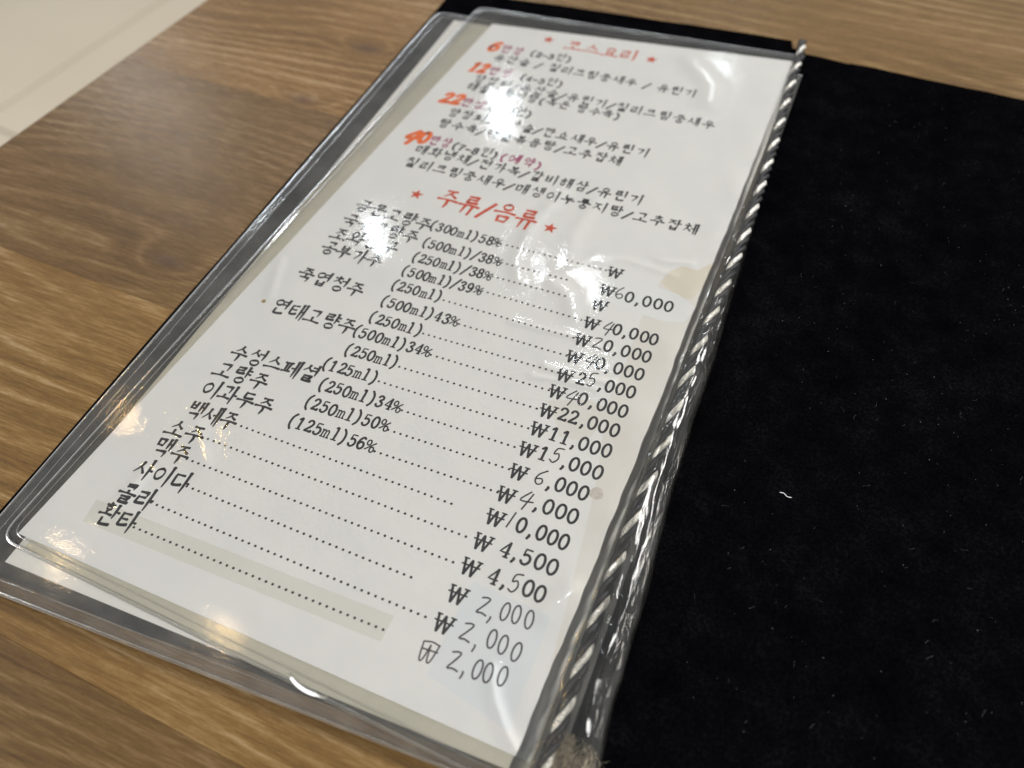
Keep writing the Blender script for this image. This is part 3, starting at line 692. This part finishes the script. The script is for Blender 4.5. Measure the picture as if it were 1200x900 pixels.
DT = [((-5.353, 1.152), (-0.408, 1.037)), ((-4.877, 2.247), (-1.813, 2.186)), ((-4.928, 3.166), (-1.541, 3.108)), ((-4.992, 4.121), (-0.424, 4.130)), ((-6.314, 5.221), (-0.380, 5.162)), ((-5.114, 6.209), (-0.305, 6.149)), ((-6.295, 7.224), (-0.312, 7.089)), ((-5.485, 8.132), (-0.342, 8.034)), ((-6.408, 9.160), (-0.449, 9.024)), ((-6.833, 10.118), (-0.408, 9.990)), ((-5.308, 11.037), (-0.563, 10.962)), ((-5.371, 12.049), (-0.376, 11.927)), ((-5.395, 13.095), (-0.383, 12.971)), ((-11.065, 14.015), (-1.734, 14.022)), ((-11.932, 14.998), (-0.701, 15.001)), ((-11.879, 16.052), (-0.702, 16.041)), ((-11.156, 17.033), (-1.795, 17.078)), ((-11.978, 18.093), (-0.717, 18.137)), ((-11.919, 19.146), (-1.808, 19.051))]
for a_, b_ in DT: dots(a_, b_, M_INK)
WN = [(722,322)]
def won(c, m=M_INK, hand=''):
    c = np.array(c); write("won_sign", "W", c+np.array((-.30, .34)), c+np.array((.24, .34)), .95, m, .085, hand=hand, slant=0, lat=.92)
for c in ((0.061, 1.024), (0.064, 2.167), (0.036, 3.076), (0.063, 4.143), (0.060, 5.137), (0.055, 6.126), (0.041, 7.088), (0.029, 7.998), (0.041, 8.960), (0.007, 9.888), (-0.014, 10.905), (0.004, 11.912), (-0.007, 12.952), (-0.025, 13.939), (-0.031, 14.958), (-0.045, 15.994), (-0.016, 17.054), (-0.021, 18.101)): won(c)
won((-0.025, 19.076), M_PEN, 'W')
PR = [("60,000", (0.414, 2.510), (3.003, 2.364), '6'), ("40,000", (0.543, 4.406), (2.972, 4.314), '4'), ("20,000", (0.484, 5.384), (2.954, 5.294), '2'), ("40,000", (0.472, 6.362), (2.959, 6.258), '4'), ("25,000", (0.469, 7.330), (2.933, 7.205), '5'),
 ("40,000", (0.420, 8.243), (2.942, 8.173), '4'), ("22,000", (0.402, 9.203), (2.926, 9.141), ''), ("11,000", (0.398, 10.169), (2.930, 10.130), ''), ("15,000", (0.365, 11.116), (2.945, 11.119), '5'), ("6,000", (0.646, 12.138), (2.750, 12.122), '6'),
 ("4,000", (0.523, 13.131), (2.735, 13.130), '4'), ("10,000", (0.306, 14.167), (2.782, 14.181), '1'), ("4,500", (0.557, 15.188), (2.768, 15.199), ''), ("4,500", (0.584, 16.254), (2.751, 16.244), '5')]
for t_, a_, b_, h_ in PR: write("price", t_, a_, b_, .93, M_INK, .095, hand=h_, slant=.0, lat=.92)
for t_, a_, b_ in (("2,000", (0.711, 17.363), (2.723, 17.222)), ("2,000", (0.643, 18.411), (2.724, 18.299)), ("2,000", (0.617, 19.372), (2.674, 19.212))): write("handwritten_price", t_, a_, b_, 1.0, M_PEN, .095, hand='02,', lat=.92)

# ------------------------------------------------------------------ lint on the velvet
rl = random.Random(5); lv, lf = [], []
def fibre(u, v, L, wd, z, V_, F_):
    a = rl.uniform(0, 6.3); pts = [(u, v)]
    for j in range(4): a += rl.gauss(0, .5); pts.append((pts[-1][0]+math.cos(a)*L/4, pts[-1][1]+math.sin(a)*L/4))
    b0 = len(V_)
    for (x, y) in pts: V_ += [((x-wd)*U, -(y-wd)*U, z), ((x+wd)*U, -(y+wd)*U, z+.00003)]
    for j in range(4): q = b0+2*j; F_.append((q, q+1, q+3, q+2))
for k in range(400):
    u = rl.uniform(7.2, 19); v = rl.uniform(-18.5, 18)
    if rl.random() < .6: fibre(u, v, rl.uniform(.015, .04), .008*rl.uniform(.4, 1.4), -.00163, lv, lf)
    else: fibre(u, v, rl.uniform(.08, .3), .0022, -.00165, lv, lf)
o = link("lint", mesh("lint", lv, lf), M_LINT, kind='stuff'); o['label'] = "pale lint specks and hairs scattered over the black velvet cover"; o['category'] = "lint"
fv, ff = [], []
pts = catmull([(8.997, 9.086), (9.145, 9.064), (9.286, 9.157), (9.432, 9.135)], 4)
fo = link("white_thread", tube_mesh("white_thread", [(p[0]*U, -p[1]*U, -.00145) for p in pts], .00009, 6), M_FIBRE)
fo['label'] = "tiny curved white thread lying on the right black velvet cover"; fo['category'] = "thread"
